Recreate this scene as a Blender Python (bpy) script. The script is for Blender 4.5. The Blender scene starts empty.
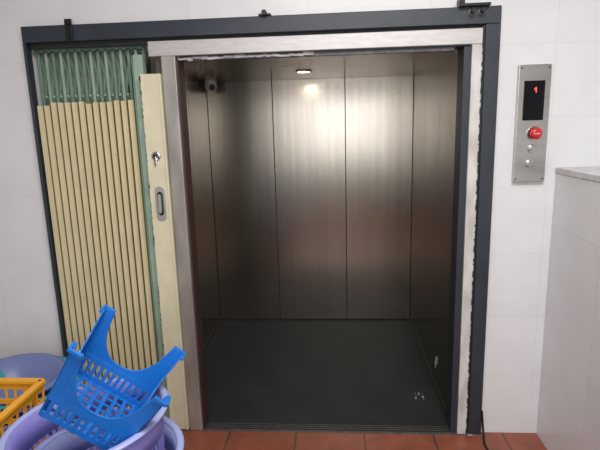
import bpy, bmesh, math, random
from math import *
from mathutils import Vector, Matrix
random.seed(4)
S=bpy.context.scene
COL=S.collection
try: S.view_settings.view_transform='Standard'
except Exception: pass

# ---------------------------------------------------------------- materials
def mat(name,col,rough=.5,metal=0,noise=0,nscale=5,bump=0,bscale=40,stretch=None,spec=None,emit=None,estr=0,col2=None):
    m=bpy.data.materials.new(name);m.use_nodes=True
    N=m.node_tree.nodes;L=m.node_tree.links;b=N['Principled BSDF']
    b.inputs['Base Color'].default_value=(*col,1);b.inputs['Roughness'].default_value=rough
    b.inputs['Metallic'].default_value=metal
    if spec is not None:b.inputs['Specular IOR Level'].default_value=spec
    if emit:
        b.inputs['Emission Color'].default_value=(*emit,1);b.inputs['Emission Strength'].default_value=estr
    tc=N.new('ShaderNodeTexCoord');mp=N.new('ShaderNodeMapping')
    L.new(tc.outputs['Object'],mp.inputs['Vector'])
    if stretch:mp.inputs['Scale'].default_value=stretch
    if noise or col2:
        n=N.new('ShaderNodeTexNoise');n.inputs['Scale'].default_value=nscale;n.inputs['Detail'].default_value=6
        L.new(mp.outputs[0],n.inputs['Vector'])
        r=N.new('ShaderNodeValToRGB');r.color_ramp.elements[0].position=.35;r.color_ramp.elements[1].position=.68
        c2=col2 or tuple(c*(1-noise) for c in col)
        r.color_ramp.elements[0].color=(*c2,1);r.color_ramp.elements[1].color=(*col,1)
        L.new(n.outputs['Fac'],r.inputs[0]);L.new(r.outputs[0],b.inputs['Base Color'])
    if bump:
        n2=N.new('ShaderNodeTexNoise');n2.inputs['Scale'].default_value=bscale;n2.inputs['Detail'].default_value=4
        L.new(mp.outputs[0],n2.inputs['Vector'])
        bp=N.new('ShaderNodeBump');bp.inputs['Strength'].default_value=bump;bp.inputs['Distance'].default_value=.01
        L.new(n2.outputs['Fac'],bp.inputs['Height']);L.new(bp.outputs[0],b.inputs['Normal'])
    return m
def tilemat(name,c1,c2,mortar,w,h,rot=(0,0,0),loc=(0,0,0),ms=.003,rough=.25,noise=.06,nscale=6,bstr=.3):
    m=bpy.data.materials.new(name);m.use_nodes=True
    N=m.node_tree.nodes;L=m.node_tree.links;b=N['Principled BSDF'];b.inputs['Roughness'].default_value=rough
    tc=N.new('ShaderNodeTexCoord');mp=N.new('ShaderNodeMapping');mp.inputs['Rotation'].default_value=rot
    mp.inputs['Location'].default_value=loc
    L.new(tc.outputs['Object'],mp.inputs['Vector'])
    br=N.new('ShaderNodeTexBrick');br.offset=0;br.inputs['Scale'].default_value=1
    br.inputs['Brick Width'].default_value=w;br.inputs['Row Height'].default_value=h
    br.inputs['Mortar Size'].default_value=ms;br.inputs['Mortar Smooth'].default_value=.3
    br.inputs['Color1'].default_value=(*c1,1);br.inputs['Color2'].default_value=(*c2,1);br.inputs['Mortar'].default_value=(*mortar,1)
    L.new(mp.outputs[0],br.inputs['Vector'])
    n=N.new('ShaderNodeTexNoise');n.inputs['Scale'].default_value=nscale;n.inputs['Detail'].default_value=6
    L.new(tc.outputs['Object'],n.inputs['Vector'])
    mr=N.new('ShaderNodeMapRange');mr.inputs[1].default_value=.3;mr.inputs[2].default_value=.7;mr.inputs[3].default_value=1-noise;mr.inputs[4].default_value=1
    L.new(n.outputs['Fac'],mr.inputs[0])
    mx=N.new('ShaderNodeMix');mx.data_type='RGBA';mx.blend_type='MULTIPLY';mx.inputs[0].default_value=1
    L.new(br.outputs['Color'],mx.inputs[6]);L.new(mr.outputs[0],mx.inputs[7]);L.new(mx.outputs[2],b.inputs['Base Color'])
    bp=N.new('ShaderNodeBump');bp.invert=True;bp.inputs['Strength'].default_value=bstr;bp.inputs['Distance'].default_value=.002
    L.new(br.outputs['Fac'],bp.inputs['Height']);L.new(bp.outputs[0],b.inputs['Normal'])
    return m

M_wall=tilemat('white_wall_tile',(.73,.73,.745),(.72,.72,.735),(.64,.64,.655),.6,.35,rot=(-pi/2,0,0),loc=(.12,0,0),ms=.0016,bstr=.15)
# side walls: use y (width) and z
def sidetile():
    m=tilemat('white_wall_tile_side2',(.71,.71,.725),(.70,.70,.715),(.58,.58,.60),.45,.40,ms=.0016,bstr=.15)
    N=m.node_tree.nodes;L=m.node_tree.links
    br=[n for n in N if n.type=='TEX_BRICK'][0];tc=[n for n in N if n.type=='TEX_COORD'][0]
    s=N.new('ShaderNodeSeparateXYZ');c=N.new('ShaderNodeCombineXYZ')
    L.new(tc.outputs['Object'],s.inputs[0]);L.new(s.outputs['Y'],c.inputs['X']);L.new(s.outputs['Z'],c.inputs['Y'])
    L.new(c.outputs[0],br.inputs['Vector']);return m
M_wallx=sidetile()
M_terra=tilemat('terracotta_tile',(.30,.088,.05),(.25,.075,.042),(.10,.05,.035),.39,.39,loc=(.24,.2,0),ms=.006,rough=.35,noise=.35,nscale=9)
M_ceil=mat('ceiling_paint',(.8,.8,.8),.8)
M_rear=mat('rear_wall_paint',(.10,.095,.09),.8)
M_cement=mat('rough_cement',(.66,.66,.67),.9,noise=.22,nscale=30,bump=.5,bscale=60)
M_frame=mat('frame_dark_bluegrey_paint',(.028,.036,.050),.45,noise=.25,nscale=8)
M_black=mat('dark_gap',(.012,.012,.013),.6)
M_strip=mat('header_grey_steel',(.56,.54,.54),.4,metal=.25,noise=.15,nscale=14,stretch=(1,1,4))
M_white=mat('stained_white_strip',(.66,.65,.64),.6,col2=(.46,.44,.41),nscale=18,stretch=(1,1,.3))
M_foam=mat('white_foam',(.55,.55,.54),.8,noise=.4,nscale=30)
M_post=mat('grey_post',(.48,.45,.42),.4,metal=.5,noise=.3,nscale=12,stretch=(1,1,.3))
M_cream=mat('cream_enamel',(.68,.60,.38),.42,noise=.08,nscale=7)
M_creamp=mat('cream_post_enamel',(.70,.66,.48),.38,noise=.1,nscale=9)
M_cream_shade=mat('cream_fold_shade',(.38,.30,.14),.5)  # darker copy of the cream, shade between the slats put into colour
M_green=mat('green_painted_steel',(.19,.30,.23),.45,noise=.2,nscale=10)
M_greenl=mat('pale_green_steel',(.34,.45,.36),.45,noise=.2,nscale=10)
def steel(name,col,rough,stretch,r2=.06,bump=.02,noise=.12):
    m=mat(name,col,rough,1,noise=noise,nscale=1.6,bump=bump,bscale=30,stretch=stretch)
    N=m.node_tree.nodes;L=m.node_tree.links;b=N['Principled BSDF']
    n=N.new('ShaderNodeTexNoise');n.inputs['Scale'].default_value=1.6;n.inputs['Detail'].default_value=2
    tc=[x for x in N if x.type=='TEX_COORD'][0];L.new(tc.outputs['Object'],n.inputs['Vector'])
    mr=N.new('ShaderNodeMapRange');mr.inputs[3].default_value=rough-r2;mr.inputs[4].default_value=rough+r2
    L.new(n.outputs['Fac'],mr.inputs[0]);L.new(mr.outputs[0],b.inputs['Roughness']);return m
M_steel=steel('brushed_stainless_wall',(.385,.345,.295),.25,(14,14,.4),r2=.04)
M_steelc=steel('brushed_stainless_ceiling',(.35,.28,.235),.25,(.6,14,1))
M_panel=steel('brushed_panel',(.55,.53,.50),.35,(1,1,20))
M_chrome=mat('chrome',(.75,.75,.75),.18,1)
M_seam=mat('panel_seam_dark',(.03,.027,.025),.5,.3)
M_cfloor=mat('cabin_floor_dark',(.025,.030,.031),.55,col2=(.013,.017,.018),nscale=4,bump=.35,bscale=120,spec=.3)
M_cbar=mat('cabin_floor_tread',(.034,.040,.041),.5,noise=.45,nscale=5,spec=.35)
M_sill=mat('sill_metal',(.17,.17,.165),.5,metal=.6,noise=.4,nscale=30)
M_dome=mat('dome_camera_white',(.75,.75,.75),.35)
M_dglass=mat('dark_glass',(.01,.01,.012),.08)
M_red=mat('red_button',(.55,.015,.02),.3)
M_led=mat('red_led',(.4,.0,.0),.4,emit=(1,.08,.05),estr=2.5)
M_lamp=mat('lamp_emitter',(1,1,1),.4,emit=(1,.93,.82),estr=22)
M_blue=mat('blue_plastic',(.012,.17,.60),.32,noise=.12,nscale=6)
M_purple=mat('lavender_plastic',(.25,.23,.62),.36,noise=.12,nscale=6)
M_purpled=mat('violet_blue_plastic',(.09,.09,.42),.36,noise=.1,nscale=6)
M_lav=mat('light_lavender_plastic',(.33,.37,.66),.36)
M_bg=mat('grey_blue_plastic',(.16,.20,.42),.36)
M_teal=mat('teal_plastic',(.03,.33,.42),.35)
M_orange=mat('orange_yellow_plastic',(.78,.36,.02),.38,noise=.1,nscale=6)
M_bolt=mat('black_bolt',(.02,.02,.02),.35,.5)
M_concr=M_cement

# ---------------------------------------------------------------- helpers
def link(o,parent=None):
    COL.objects.link(o)
    if parent:o.parent=parent
    return o
def empty(name,loc=(0,0,0),rot=(0,0,0)):
    e=bpy.data.objects.new(name,None);e.empty_display_size=.1;e.location=loc;e.rotation_euler=rot
    return link(e)
def fin(name,bm,m,parent=None,bevel=0,smooth=False,recalc=True):
    if recalc:bmesh.ops.recalc_face_normals(bm,faces=bm.faces)
    me=bpy.data.meshes.new(name);bm.to_mesh(me);bm.free()
    for x in (m if isinstance(m,(list,tuple)) else [m]):me.materials.append(x)
    if smooth:
        for p in me.polygons:p.use_smooth=True
    o=link(bpy.data.objects.new(name,me),parent)
    if bevel:
        b=o.modifiers.new('bev','BEVEL');b.width=bevel;b.segments=2;b.limit_method='ANGLE'
    return o
def addbox(bm,x0,x1,y0,y1,z0,z1,mi=0,M=None):
    vs=[Vector((x,y,z)) for x in (x0,x1) for y in (y0,y1) for z in (z0,z1)]
    if M:vs=[M@v for v in vs]
    v=[bm.verts.new(p) for p in vs]
    for f in ((0,1,3,2),(4,6,7,5),(0,4,5,1),(2,3,7,6),(0,2,6,4),(1,5,7,3)):
        fa=bm.faces.new([v[i] for i in f]);fa.material_index=mi
def box(name,x0,x1,y0,y1,z0,z1,m,parent=None,bevel=0):
    bm=bmesh.new();addbox(bm,x0,x1,y0,y1,z0,z1);return fin(name,bm,m,parent,bevel)
def seg(bm,a,b,w,t,up=Vector((0,1,0)),mi=0):
    a=Vector(a);b=Vector(b);d=(b-a);l=d.length;d.normalize()
    s=d.cross(up).normalized();u=s.cross(d)
    M=Matrix((( s.x,d.x,u.x,a.x),(s.y,d.y,u.y,a.y),(s.z,d.z,u.z,a.z),(0,0,0,1)))
    addbox(bm,-w/2,w/2,0,l,-t/2,t/2,mi,M)
def revolve(bm,prof,n=48,mi=0,closed=False,M=None):
    rings=[]
    for r,z in prof:
        rings.append([bm.verts.new((M@Vector((r*cos(2*pi*i/n),r*sin(2*pi*i/n),z))) if M else (r*cos(2*pi*i/n),r*sin(2*pi*i/n),z)) for i in range(n)])
    k=len(rings)
    for j in range(k if closed else k-1):
        A=rings[j];B=rings[(j+1)%k]
        for i in range(n):
            f=bm.faces.new((A[i],A[(i+1)%n],B[(i+1)%n],B[i]));f.material_index=mi;f.smooth=True
    return rings
def cap(bm,ring,mi=0):
    f=bm.faces.new(ring);f.material_index=mi
def disc(name,c,r,h,m,parent,axis='y',n=32,prof=None,bevel=0):
    bm=bmesh.new()
    R=Matrix.Translation(c)@(Matrix.Rotation(pi/2,4,'X') if axis=='y' else Matrix.Identity(4))
    rg=revolve(bm,prof or [(r,0),(r,h)],n,M=R);cap(bm,rg[0]);cap(bm,rg[-1])
    return fin(name,bm,m,parent,bevel)

# ---------------------------------------------------------------- room shell
WY=.03
XL,XR=-1.585,.805; ZT=2.275
bm=bmesh.new()
addbox(bm,-2.8,XL,WY,.18,0,3.1);addbox(bm,XR,2.8,WY,.18,0,3.1);addbox(bm,XL,XR,WY,.18,ZT,3.1)
fin('wall_back',bm,M_wall)
bm=bmesh.new()
addbox(bm,-2.8,2.8,-4.4,0,-.1,0);addbox(bm,-2.8,XL,0,.18,-.1,0);addbox(bm,XR,2.8,0,.18,-.1,0)
fin('floor',bm,M_terra)
box('ceiling',-2.8,2.8,-4.4,.18,3.1,3.2,M_ceil)
box('wall_left',-2.95,-2.8,-4.4,.18,0,3.1,M_wallx)
box('wall_right',2.8,2.95,-4.4,.18,0,3.1,M_wallx)
bm=bmesh.new()   # unseen wall behind the viewer; dark tone and opening chosen for steel reflections
addbox(bm,-2.8,-1.1,-4.55,-4.4,0,3.1);addbox(bm,1.3,2.8,-4.55,-4.4,0,3.1)
addbox(bm,-1.1,1.3,-4.55,-4.4,2.75,3.1);addbox(bm,-1.1,1.3,-4.55,-4.4,0,1.1)
fin('wall_front',bm,M_rear)
# half wall on the right
hw=empty('half_wall')
box('tiled_body',1.119,1.9,-2.2,WY,0,1.468,M_wallx,hw)
box('cement_cap',1.116,1.9,-2.2,WY,1.468,1.499,M_concr,hw,.004)

# ---------------------------------------------------------------- frame
fr=empty('elevator_door_frame')
box('header_beam',XL,XR,0,.10,2.195,ZT,M_frame,fr,.004)
box('jamb_right_outer',.735,XR,0,.14,0,2.195,M_frame,fr,.004)
box('jamb_right_strip',.675,.722,.006,.03,0,2.175,M_white,fr,.002)
box('jamb_right_gap',.722,.735,.012,.06,0,2.19,M_black,fr)
box('jamb_right_inner',.640,.675,.02,.14,0,2.10,M_frame,fr,.002)
box('jamb_left_outer',XL,XL+.014,.0,.05,0,2.195,M_frame,fr,.002)
box('header_strip',-.93,.722,.0,.03,2.105,2.178,M_strip,fr,.003)
box('header_gap',XL+.02,.735,.03,.05,2.17,2.20,M_black,fr)
box('header_soffit',-.86,.675,.03,.14,2.10,2.12,M_frame,fr)
box('header_track',-.84,.60,.035,.055,2.082,2.10,M_sill,fr,.002)
bm=bmesh.new()
x=-.83
while x<-.12:
    l=random.uniform(.02,.06);seg(bm,(x,.028,2.093+random.uniform(-.006,.004)),(x+l,.028,2.093+random.uniform(-.006,.004)),random.uniform(.008,.018),.008);x+=l*.9
fin('header_foam',bm,M_foam,fr,.002)
box('jamb_left_post',-.868,-.795,.0,.07,0,2.105,M_post,fr,.004)
box('jamb_left_edge',-.795,-.786,.02,.12,0,2.10,mat('rust_primer_edge',(.05,.022,.02),.6),fr,.001)
box('gate_pocket_back',XL,-.86,.165,.18,0,2.27,mat('pocket_plaster',(.55,.60,.55),.8,noise=.2),fr)
bm=bmesh.new()  # plaster blobs / welds on strip edges
for i in range(46):
    z=.05+i*.045+random.uniform(-.015,.015);w=random.uniform(.002,.006)
    addbox(bm,.722-w*.3,.722+w*.7,.004,.012,z,z+random.uniform(.01,.035))
fin('weld_spots',bm,M_white,fr,.002)
box('sill_plate',-.87,.735,0,.075,-.05,.004,M_sill,fr,.001)
for i in range(3):
    box('sill_groove_%d'%(i+1),-.86,.73,.018+i*.02,.024+i*.02,.003,.0065,M_black,fr)

# header brackets / bolts
br=empty('header_bracket')
box('plate',.60,.745,-.03,.03,2.272,2.285,M_bolt,br,.002)
box('web',.60,.625,-.03,.03,2.285,2.31,M_bolt,br,.002)
for i,x in enumerate((.665,.71)):
    disc('bolt_%d'%(i+1),(x,-.012,2.25),.012,.03,M_bolt,br,n=6)
    disc('washer_%d'%(i+1),(x,-.0,2.25),.016,.004,M_sill,br,n=20)
bo=empty('header_bolt');disc('head',(-.33,.0,2.285),.014,.03,M_bolt,bo,n=6);box('clip',-.36,-.30,-.012,.03,2.275,2.283,M_bolt,bo)
bo=empty('header_clip')
box('plate',-1.345,-1.31,-.012,0,2.20,2.30,M_bolt,bo,.002);disc('head',(-1.327,-.01,2.28),.013,.014,M_bolt,bo,n=6)
# short loose cable at the foot of the right jamb
cu=bpy.data.curves.new('floor_cable','CURVE');cu.dimensions='3D';cu.bevel_depth=.006;cu.bevel_resolution=3
sp=cu.splines.new('BEZIER');P_=[(.80,-.012,.16),(.812,-.02,.03),(.80,-.10,.007),(.83,-.24,.007)]
sp.bezier_points.add(len(P_)-1)
for bp_,c_ in zip(sp.bezier_points,P_):bp_.co=c_;bp_.handle_left_type=bp_.handle_right_type='AUTO'
cu.materials.append(M_bolt);link(bpy.data.objects.new('floor_cable',cu))

# ---------------------------------------------------------------- elevator cabin
cb=empty('elevator_cabin')
X0,X1,Y0,Y1,ZC=-1.076,.664,.14,1.7075,2.129
box('cabin_floor',X0,X1,.08,Y1,-.06,-.001,M_cfloor,cb)
g=.003
xs=[X0,-.5156,.0985,X1]
box('rear_backing',X0-.02,X1+.02,Y1+.006,Y1+.03,-.05,ZC,M_seam,cb)
for i in range(3):
    box('rear_panel_%d'%(i+1),xs[i]+g,xs[i+1]-g,Y1,Y1+.006,0,ZC,M_steel,cb,.001)
ys=[Y0,.66,1.18,Y1]
for s,x in (('left',X0),('right',X1)):
    sg=-1 if s=='left' else 1
    a,b=sorted((x+sg*.006,x+sg*.03));box(s+'_backing',a,b,Y0,Y1+.01,-.05,ZC,M_seam,cb)
    for i in range(3):
        a,b=sorted((x,x+sg*.006))
        box('%s_panel_%d'%(s,i+1),a,b,ys[i]+g,ys[i+1]-g,0,ZC,M_steel,cb,.001)
box('cabin_ceiling',X0-.02,X1+.02,Y0,Y1+.02,ZC,ZC+.02,M_steelc,cb)
bm=bmesh.new()
addbox(bm,X0,X1,Y1-.008,Y1,0,.012);addbox(bm,X1-.008,X1,Y0,Y1,0,.012);addbox(bm,X0,X0+.008,Y0,Y1,0,.012)
fin('kick_trim',bm,M_seam,cb)
box('front_return',X0,-.80,.14,.165,0,ZC,M_steel,cb)
# raised floor chequer bars
bm=bmesh.new()
ny=int((Y1-.15)/.035);nx=int((X1-X0-.04)/.035)
for j in range(ny):
    for i in range(nx):
        x=X0+.035+i*.035;y=.125+j*.035
        M=Matrix.Translation((x,y,-.001))@Matrix.Rotation((pi/4 if (i+j)%2 else -pi/4),4,'Z')
        addbox(bm,-.012,.012,-.003,.003,0,.0016,0,M)
fin('floor_chequer',bm,M_cbar,cb)
bm=bmesh.new()
for i in range(10):
    x=.53+random.uniform(-.03,.03);yy=.40+random.uniform(-.05,.05);r=random.uniform(.002,.006)
    addbox(bm,x-r,x+r,yy-r*.7,yy+r*.7,0,.003)
fin('plaster_crumbs',bm,M_white,cb)
bm=bmesh.new()
for i in range(12):
    z=.16+random.uniform(-.05,.05);yy=.55+random.uniform(-.04,.04);r=random.uniform(.003,.008)
    addbox(bm,X1-.002,X1+.001,yy-r,yy+r,z-r*1.6,z+r*1.6)
fin('wall_scuffs',bm,M_white,cb)
# downlight
dl=empty('ceiling_downlight')
LX,LY=-.21,1.11
bm=bmesh.new();rg=revolve(bm,[(.060,0),(.058,-.008),(.050,-.010),(.046,-.002)],40,M=Matrix.Translation((LX,LY,ZC)));fin('trim_ring',bm,M_chrome,dl)
bm=bmesh.new();rg=revolve(bm,[(.046,-.006),(.046,-.001)],40,M=Matrix.Translation((LX,LY,ZC)));cap(bm,rg[0]);fin('lens',bm,M_lamp,dl)
# security camera
sc=empty('security_camera')
C=(-1.0,1.56,2.085)
disc('base',(C[0],C[1],ZC-.018),.05,.018,M_dome,sc,axis='z')
bm=bmesh.new();bmesh.ops.create_uvsphere(bm,u_segments=24,v_segments=16,radius=.05)
for v in bm.verts:v.co=v.co+Vector(C)
fin('ball',bm,M_dome,sc,smooth=True)
R=Matrix.Translation(Vector(C)+Vector((.021,-.042,-.014)))@Vector((.4,-.85,-.3)).to_track_quat('Z','Y').to_matrix().to_4x4()
bm=bmesh.new();rg=revolve(bm,[(.026,-.012),(.024,.004),(.018,.008)],24,M=R);cap(bm,rg[-1]);cap(bm,rg[0]);fin('lens',bm,M_dglass,sc)

# ---------------------------------------------------------------- folding gate
gt=empty('folding_gate')
n=14;GX0,GX1=-1.568,-1.035;p=(GX1-GX0)/n
bm=bmesh.new()
z0,z1=.03,1.89
prof=[]
for i in range(n):
    x=GX0+i*p
    prof+=[(x,.095),(x+p*.08,.035),(x+p*.20,.022),(x+p*.52,.022),(x+p*.68,.035),(x+p*.76,.095)]
prof.append((GX1,.095))
dz=[random.uniform(-.008,.008) for _ in range(n+1)]
lo=[];hi=[]
for i,(x,y) in enumerate(prof):
    lo.append(bm.verts.new((x,y,z0)));hi.append(bm.verts.new((x,y,z1+dz[i//6])))
for i in range(len(prof)-1):
    f=bm.faces.new((lo[i],lo[i+1],hi[i+1],hi[i]))
    f.material_index=1 if i%6 in (0,4,5) else 0  # fold sides and valleys get the painted-in shade
o=fin('accordion_slats',bm,[M_cream,M_cream_shade],gt)
so=o.modifiers.new('s','SOLIDIFY');so.thickness=.0025;so.offset=1
# green lattice
bm=bmesh.new()
N2=15
for i in range(N2):
    x=GX0+.005+i*(GX1+.05-GX0-.01)/(N2-1)
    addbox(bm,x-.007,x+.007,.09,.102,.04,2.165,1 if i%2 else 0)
    if i<N2-1:
        x2=x+(GX1+.05-GX0-.01)/(N2-1)
        seg(bm,(x,.108,1.90),(x2,.108,2.15),.010,.003)
        seg(bm,(x2,.112,1.90),(x,.112,2.15),.010,.003)
for i in range(N2-1):
    x=GX0+.005+(i+.5)*(GX1+.05-GX0-.01)/(N2-1)
    addbox(bm,x-.006,x+.006,.086,.12,1.925,1.937,1)
addbox(bm,GX0,GX1+.04,.09,.12,2.158,2.172,0)
addbox(bm,GX0,GX1+.04,.102,.112,1.915,1.925,0)
fin('green_lattice',bm,[M_green,M_greenl],gt)
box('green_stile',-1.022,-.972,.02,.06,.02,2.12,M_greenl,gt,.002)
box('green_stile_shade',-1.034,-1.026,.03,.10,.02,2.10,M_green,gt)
# lead post (cream channel)
bm=bmesh.new()
addbox(bm,-.972,-.876,-.012,.03,.015,2.02)
addbox(bm,-.978,-.964,-.02,.03,.015,2.02)
addbox(bm,-.884,-.872,-.018,.03,.015,2.02)
fin('lead_post',bm,M_creamp,gt,.003)
bm=bmesh.new()   # chipped paint marks along edge
for i in range(40):
    z=random.uniform(.1,2.0);w=random.uniform(.002,.006)
    addbox(bm,-.980-w*.2,-.974,-.0215,-.019,z,z+random.uniform(.005,.03))
fin('paint_chips',bm,M_green,gt)
# handle
hx,hz=-.925,1.355
bm=bmesh.new()
pts=[]
for i in range(40):
    a=2*pi*i/40;c,s=cos(a),sin(a)
    px=.028*c;pz=.028*s+(.066 if s>0 else -.066)
    pts.append((hx+px,hz+pz))
def plate(pts,y0,y1,mi=0):
    A=[bm.verts.new((x,y0,z)) for x,z in pts];B=[bm.verts.new((x,y1,z)) for x,z in pts]
    bm.faces.new(A).material_index=mi;bm.faces.new(B[::-1]).material_index=mi
    for i in range(len(pts)):bm.faces.new((A[i],A[(i+1)%len(pts)],B[(i+1)%len(pts)],B[i])).material_index=mi
plate(pts,-.017,-.012)
plate([(hx+(x-hx)*.55,hz+(z-hz)*.68) for x,z in pts],-.019,-.0165,1)
plate([(hx+(x-hx)*.28,hz+(z-hz)*.55) for x,z in pts],-.034,-.018,0)
fin('pull_handle',bm,[mat('worn_nickel',(.62,.60,.56),.35,.7),M_bolt],gt,.0015)
disc('lock_rose',(-.93,-.010,1.605),.026,.006,M_chrome,gt,prof=[(.026,0),(.026,.004),(.019,.008)])
disc('lock_cylinder',(-.93,-.016,1.605),.010,.012,M_bolt,gt)
box('lock_lever',-.936,-.924,-.03,-.02,1.56,1.605,M_chrome,gt,.002)

# ---------------------------------------------------------------- call panel
cp=empty('elevator_call_panel')
box('faceplate',.903,1.057,.006,WY,1.43,2.001,M_panel,cp,.003)
box('display',.930,1.030,.003,.008,1.735,1.925,M_dglass,cp,.002)
bm=bmesh.new()
addbox(bm,.986,.990,.0018,.003,1.868,1.893);seg(bm,(.988,.0024,1.893),(.979,.0024,1.882),.004,.001)
fin('digit',bm,M_led,cp)
def button(nm,x,z,r,m1,m2,hh):
    disc(nm+'_ring',(x,.006,z),r,.006,m1,cp,prof=[(r,0),(r,.004),(r*.86,.007)])
    disc(nm+'_cap',(x,.002,z),r*.68,hh,m2,cp,prof=[(r*.68,0),(r*.68,hh*.8),(r*.55,hh)])
button('call_up',.985,1.597,.021,M_chrome,M_panel,.008)
button('call_down',.978,1.522,.021,M_chrome,M_panel,.008)
disc('stop_collar',(.99,.006,1.672),.034,.01,M_chrome,cp)
disc('stop_stem',(.99,-.004,1.672),.016,.02,M_bolt,cp)
disc('stop_mushroom',(.99,-.018,1.672),.028,.02,M_red,cp,prof=[(.024,0),(.028,.004),(.028,.012),(.022,.018),(.012,.021)])
bm=bmesh.new();addbox(bm,.976,1.004,-.0405,-.038,1.670,1.674);fin('stop_mark',bm,M_white,cp)
for i,(x,z) in enumerate(((.915,1.985),(1.045,1.985),(.915,1.446),(1.045,1.446))):
    disc('screw_%d'%(i+1),(x,.006,z),.004,.002,M_bolt,cp,n=12)

# ---------------------------------------------------------------- baskets
def laundry(name,loc,rt,rb,h,mbody,mrim,rot=(0,0,0),nsl=54,inner=True):
    e=empty(name,loc,rot)
    bm=bmesh.new()
    R=lambda z:rb+(rt-rb)*z/h
    for i in range(nsl):
        a=2*pi*i/nsl
        z0,z1=.03,h*.80
        ca,sa=cos(a),sin(a)
        p0=Vector((R(z0)*ca,R(z0)*sa,z0));p1=Vector((R(z1)*ca,R(z1)*sa,z1))
        seg(bm,p0,p1,2*pi*R(h/2)/nsl*.5,.003,up=Vector((ca,sa,0)))
    for za,zb in ((0,.035),(h*.38,h*.42),(h*.78,h)):
        revolve(bm,[(R(za)+.002,za),(R(zb)+.002,zb),(R(zb)-.002,zb),(R(za)-.002,za)],64,closed=True)
    rg=revolve(bm,[(rb,0),(rb,.004)],64);cap(bm,rg[0]);cap(bm,rg[1])
    fin('basket_body',bm,mbody,e)
    bm=bmesh.new()
    t=.011
    revolve(bm,[(rt+t*1.1+t*1.3*cos(b),h+t*.6*sin(b)*1.2) for b in [2*pi*k/10 for k in range(10)]],72,closed=True)
    fin('rolled_rim',bm,mrim,e,smooth=True)
    return e
BX,BY=-.82,-1.06
laundry('laundry_basket',(BX,BY,.0),.240,.18,.45,M_purpled,M_purpled)
laundry('laundry_basket',(BX,BY,.17),.248,.188,.45,M_lav,M_lav)
laundry('laundry_basket',(BX,BY,.315),.252,.192,.45,M_purple,M_lav,rot=(0,-.10,0))
laundry('laundry_basket',(-1.60,-.37,0),.25,.19,.42,M_purple,M_purple)

def basin(name,loc,rt,rb,h,m,rot=(0,0,0)):
    bm=bmesh.new()
    pr=[(.001,0),(rb,0),(rb+.02,.012),(rt,h),(rt+.018,h+.002),(rt+.02,h-.008),(rt+.023,h-.006),(rt+.021,h+.006),(rt-.003,h+.005),(rb+.016,.016),(rb,.006),(.001,.005)]
    revolve(bm,pr,64)
    o=fin(name,bm,m);o.location=loc;o.rotation_euler=rot;return o
basin('wash_basin',(-1.60,-.37,.36),.235,.175,.12,M_purpled)
basin('wash_basin',(-1.57,-.36,.395),.235,.175,.12,M_teal,rot=(0,.03,0))
basin('wash_basin',(-1.62,-.38,.425),.215,.160,.12,M_bg,rot=(0.03,.05,0))

def crate(name,loc,L,W,h,m,rz=0,tap=.03):
    e=empty(name,loc,(0,0,rz));bm=bmesh.new()
    def side(a,b,a2,b2):
        a,b,a2,b2=map(Vector,(a,b,a2,b2))
        P=lambda u,v:(a.lerp(b,u)).lerp(a2.lerp(b2,u),v)
        nrm=(b-a).cross(a2-a).normalized()
        for v in (0.03,.28,.52,.76,.95):
            seg(bm,P(0,v),P(1,v),.022 if v<.9 else .035,.005,up=nrm)
        nn=int((b-a).length/.035)
        for i in range(nn+1):
            seg(bm,P(i/nn,0),P(i/nn,1),.010,.004,up=nrm)
    l,w=L/2,W/2;lb,wb=l-tap,w-tap
    c=[(-lb,-wb,0),(lb,-wb,0),(lb,wb,0),(-lb,wb,0)];t=[(-l,-w,h),(l,-w,h),(l,w,h),(-l,w,h)]
    for i in range(4):side(c[i],c[(i+1)%4],t[i],t[(i+1)%4])
    for i in range(4):
        seg(bm,Vector(t[i]),Vector(t[(i+1)%4]),.014,.028,up=Vector((0,0,1)).cross(Vector(t[(i+1)%4])-Vector(t[i])).normalized())
    for i in range(9):
        x=-lb+2*lb*i/8;addbox(bm,x-.006,x+.006,-wb,wb,0,.004)
    for i in range(7):
        y=-wb+2*wb*i/6;addbox(bm,-lb,lb,y-.006,y+.006,0,.004)
    fin('crate_body',bm,m,e,.001);return e
crate('plastic_crate',(-1.42,-.95,0),.44,.34,.37,M_orange,tap=.02)
crate('plastic_crate',(-1.42,-.95,.375),.44,.34,.37,M_orange,tap=.02)

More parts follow.
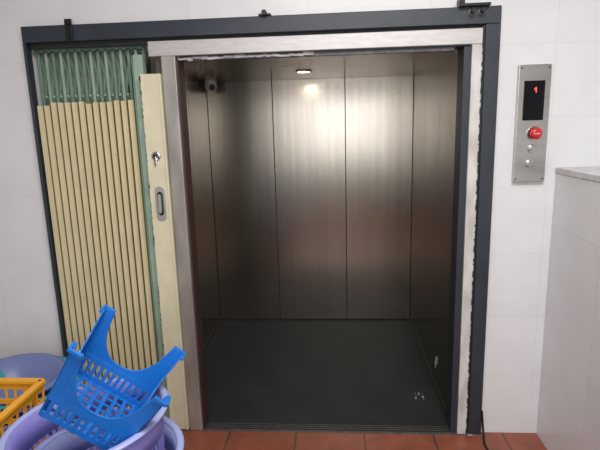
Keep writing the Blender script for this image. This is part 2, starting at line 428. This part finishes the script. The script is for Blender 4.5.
# ---------------------------------------------------------------- blue stool (tipped on its side)
def stool(name,M):
    e=empty(name);e.matrix_world=M
    bm=bmesh.new()
    s,b,h=.138,.165,.27
    for i in range(8):
        x=-s+.012+(2*s-.024)*i/7
        addbox(bm,x-.007,x+.007,-s,s,-.003,.005)
    for i in range(8):
        y=-s+.012+(2*s-.024)*i/7
        addbox(bm,-s,s,y-.005,y+.005,-.002,.004)
    for k in range(4):
        R=Matrix.Rotation(k*pi/2,4,'Z')
        P=lambda u,z:R@Vector((u*(s+(b-s)*z/h),-(s+(b-s)*z/h),z))
        def quad(pl):
            f=[bm.verts.new(P(u,z)) for u,z in pl];g_=[bm.verts.new(R@(R.inverted()@v.co+Vector((0,.006,0)))) for v in f]
            bm.faces.new(f);bm.faces.new(g_[::-1])
            for i in range(len(f)):bm.faces.new((f[i],f[(i+1)%len(f)],g_[(i+1)%len(f)],g_[i]))
        quad([(-1,0),(1,0),(1,.022),(-1,.022)])
        for i in range(13):
            u=-1+2*i/12;quad([(max(-1,u-.045),.02),(min(1,u+.045),.02),(min(1,u+.045),.07),(max(-1,u-.045),.07)])
        quad([(-1,.068),(1,.068),(1,.09),(-1,.09)])
        n_=20
        W=.76
        def top(u):
            a=abs(u)
            if a>=1: return h-.012
            if a>=W: 
                return h-.012*((a-W)/(1-W))**2*1.0
            return .105+(h-.105)*(1-(1-(a/W)**2.6)**.5)
        us=[-1,-.93,-.86,-.80]+[-W+2*W*i/n_ for i in range(0,n_+1)]+[.80,.86,.93,1]
        for i in range(len(us)-1):
            ua,ub=us[i],us[i+1]
            quad([(ua,.088),(ub,.088),(ub,top(ub)),(ua,top(ua))])
        for sgn in (-1,1):
            ua,ub=sorted((sgn*W,sgn*1.03))
            pts=[P(ua,h-.014),P(ub,h-.014),P(ub,h),P(ua,h)]
            off=R@Vector((0,-.010,0))
            A=[bm.verts.new(q_) for q_ in pts];B=[bm.verts.new(q_+off) for q_ in pts]
            bm.faces.new(A);bm.faces.new(B[::-1])
            for i in range(4):bm.faces.new((A[i],A[(i+1)%4],B[(i+1)%4],B[i]))
    fin('stool_shell',bm,M_blue,e,.0015)
    return e
ax=Vector((.60,.06,.79)).normalized()
xd=Vector((1,0,0));xd=(xd-ax*xd.dot(ax)).normalized();yd=ax.cross(xd)
Q=Matrix(((xd.x,yd.x,ax.x,0),(xd.y,yd.y,ax.y,0),(xd.z,yd.z,ax.z,0),(0,0,0,1)))
Mst=Matrix.Translation((-.845,-1.06,.795))@Q@Matrix.Rotation(radians(10),4,'Z')
stool('plastic_stool',Mst)

# ---------------------------------------------------------------- lights
w=bpy.data.worlds.new('World');S.world=w;w.use_nodes=True
bg=w.node_tree.nodes['Background'];bg.inputs[0].default_value=(.9,.95,1,1);bg.inputs[1].default_value=1.0
def area(name,loc,rot,sx,sy,e,col=(1,1,1)):
    l=bpy.data.lights.new(name,'AREA');l.shape='RECTANGLE';l.size=sx;l.size_y=sy;l.energy=e;l.color=col
    o=bpy.data.objects.new(name,l);o.location=loc;o.rotation_euler=rot;link(o);return o
area('rear_fill',(.1,-4.38,1.92),(pi/2,0,0),2.3,1.6,44,(.97,.98,1))  # added fill behind the viewer, makes the glow on the steel
area('overhead_fill',(.3,-1.9,3.07),(0,0,0),1.6,1.0,80,(1,.965,.92))  # added fill from above to brighten the room, not a known lamp
area('downlight_glow',(LX,LY,ZC-.014),(0,0,0),.08,.08,2.2,(1,.9,.78))

# ---------------------------------------------------------------- camera
f,pi_,ya,ro,D,h=489.2281,.1961,.0729,-.0280,2.5383,1.7309
fw=Vector((-sin(ya)*cos(pi_),cos(ya)*cos(pi_),-sin(pi_)))
r=Vector((cos(ya),sin(ya),0));u=r.cross(fw)
r2=cos(ro)*r+sin(ro)*u;u2=-sin(ro)*r+cos(ro)*u
cd=bpy.data.cameras.new('camera');cam=bpy.data.objects.new('camera',cd);link(cam)
cd.sensor_width=36;cd.sensor_fit='HORIZONTAL';cd.lens=f/600*36;cd.clip_start=.02
cam.matrix_world=Matrix(((r2.x,u2.x,-fw.x,0),(r2.y,u2.y,-fw.y,-D),(r2.z,u2.z,-fw.z,h),(0,0,0,1)))
S.camera=cam
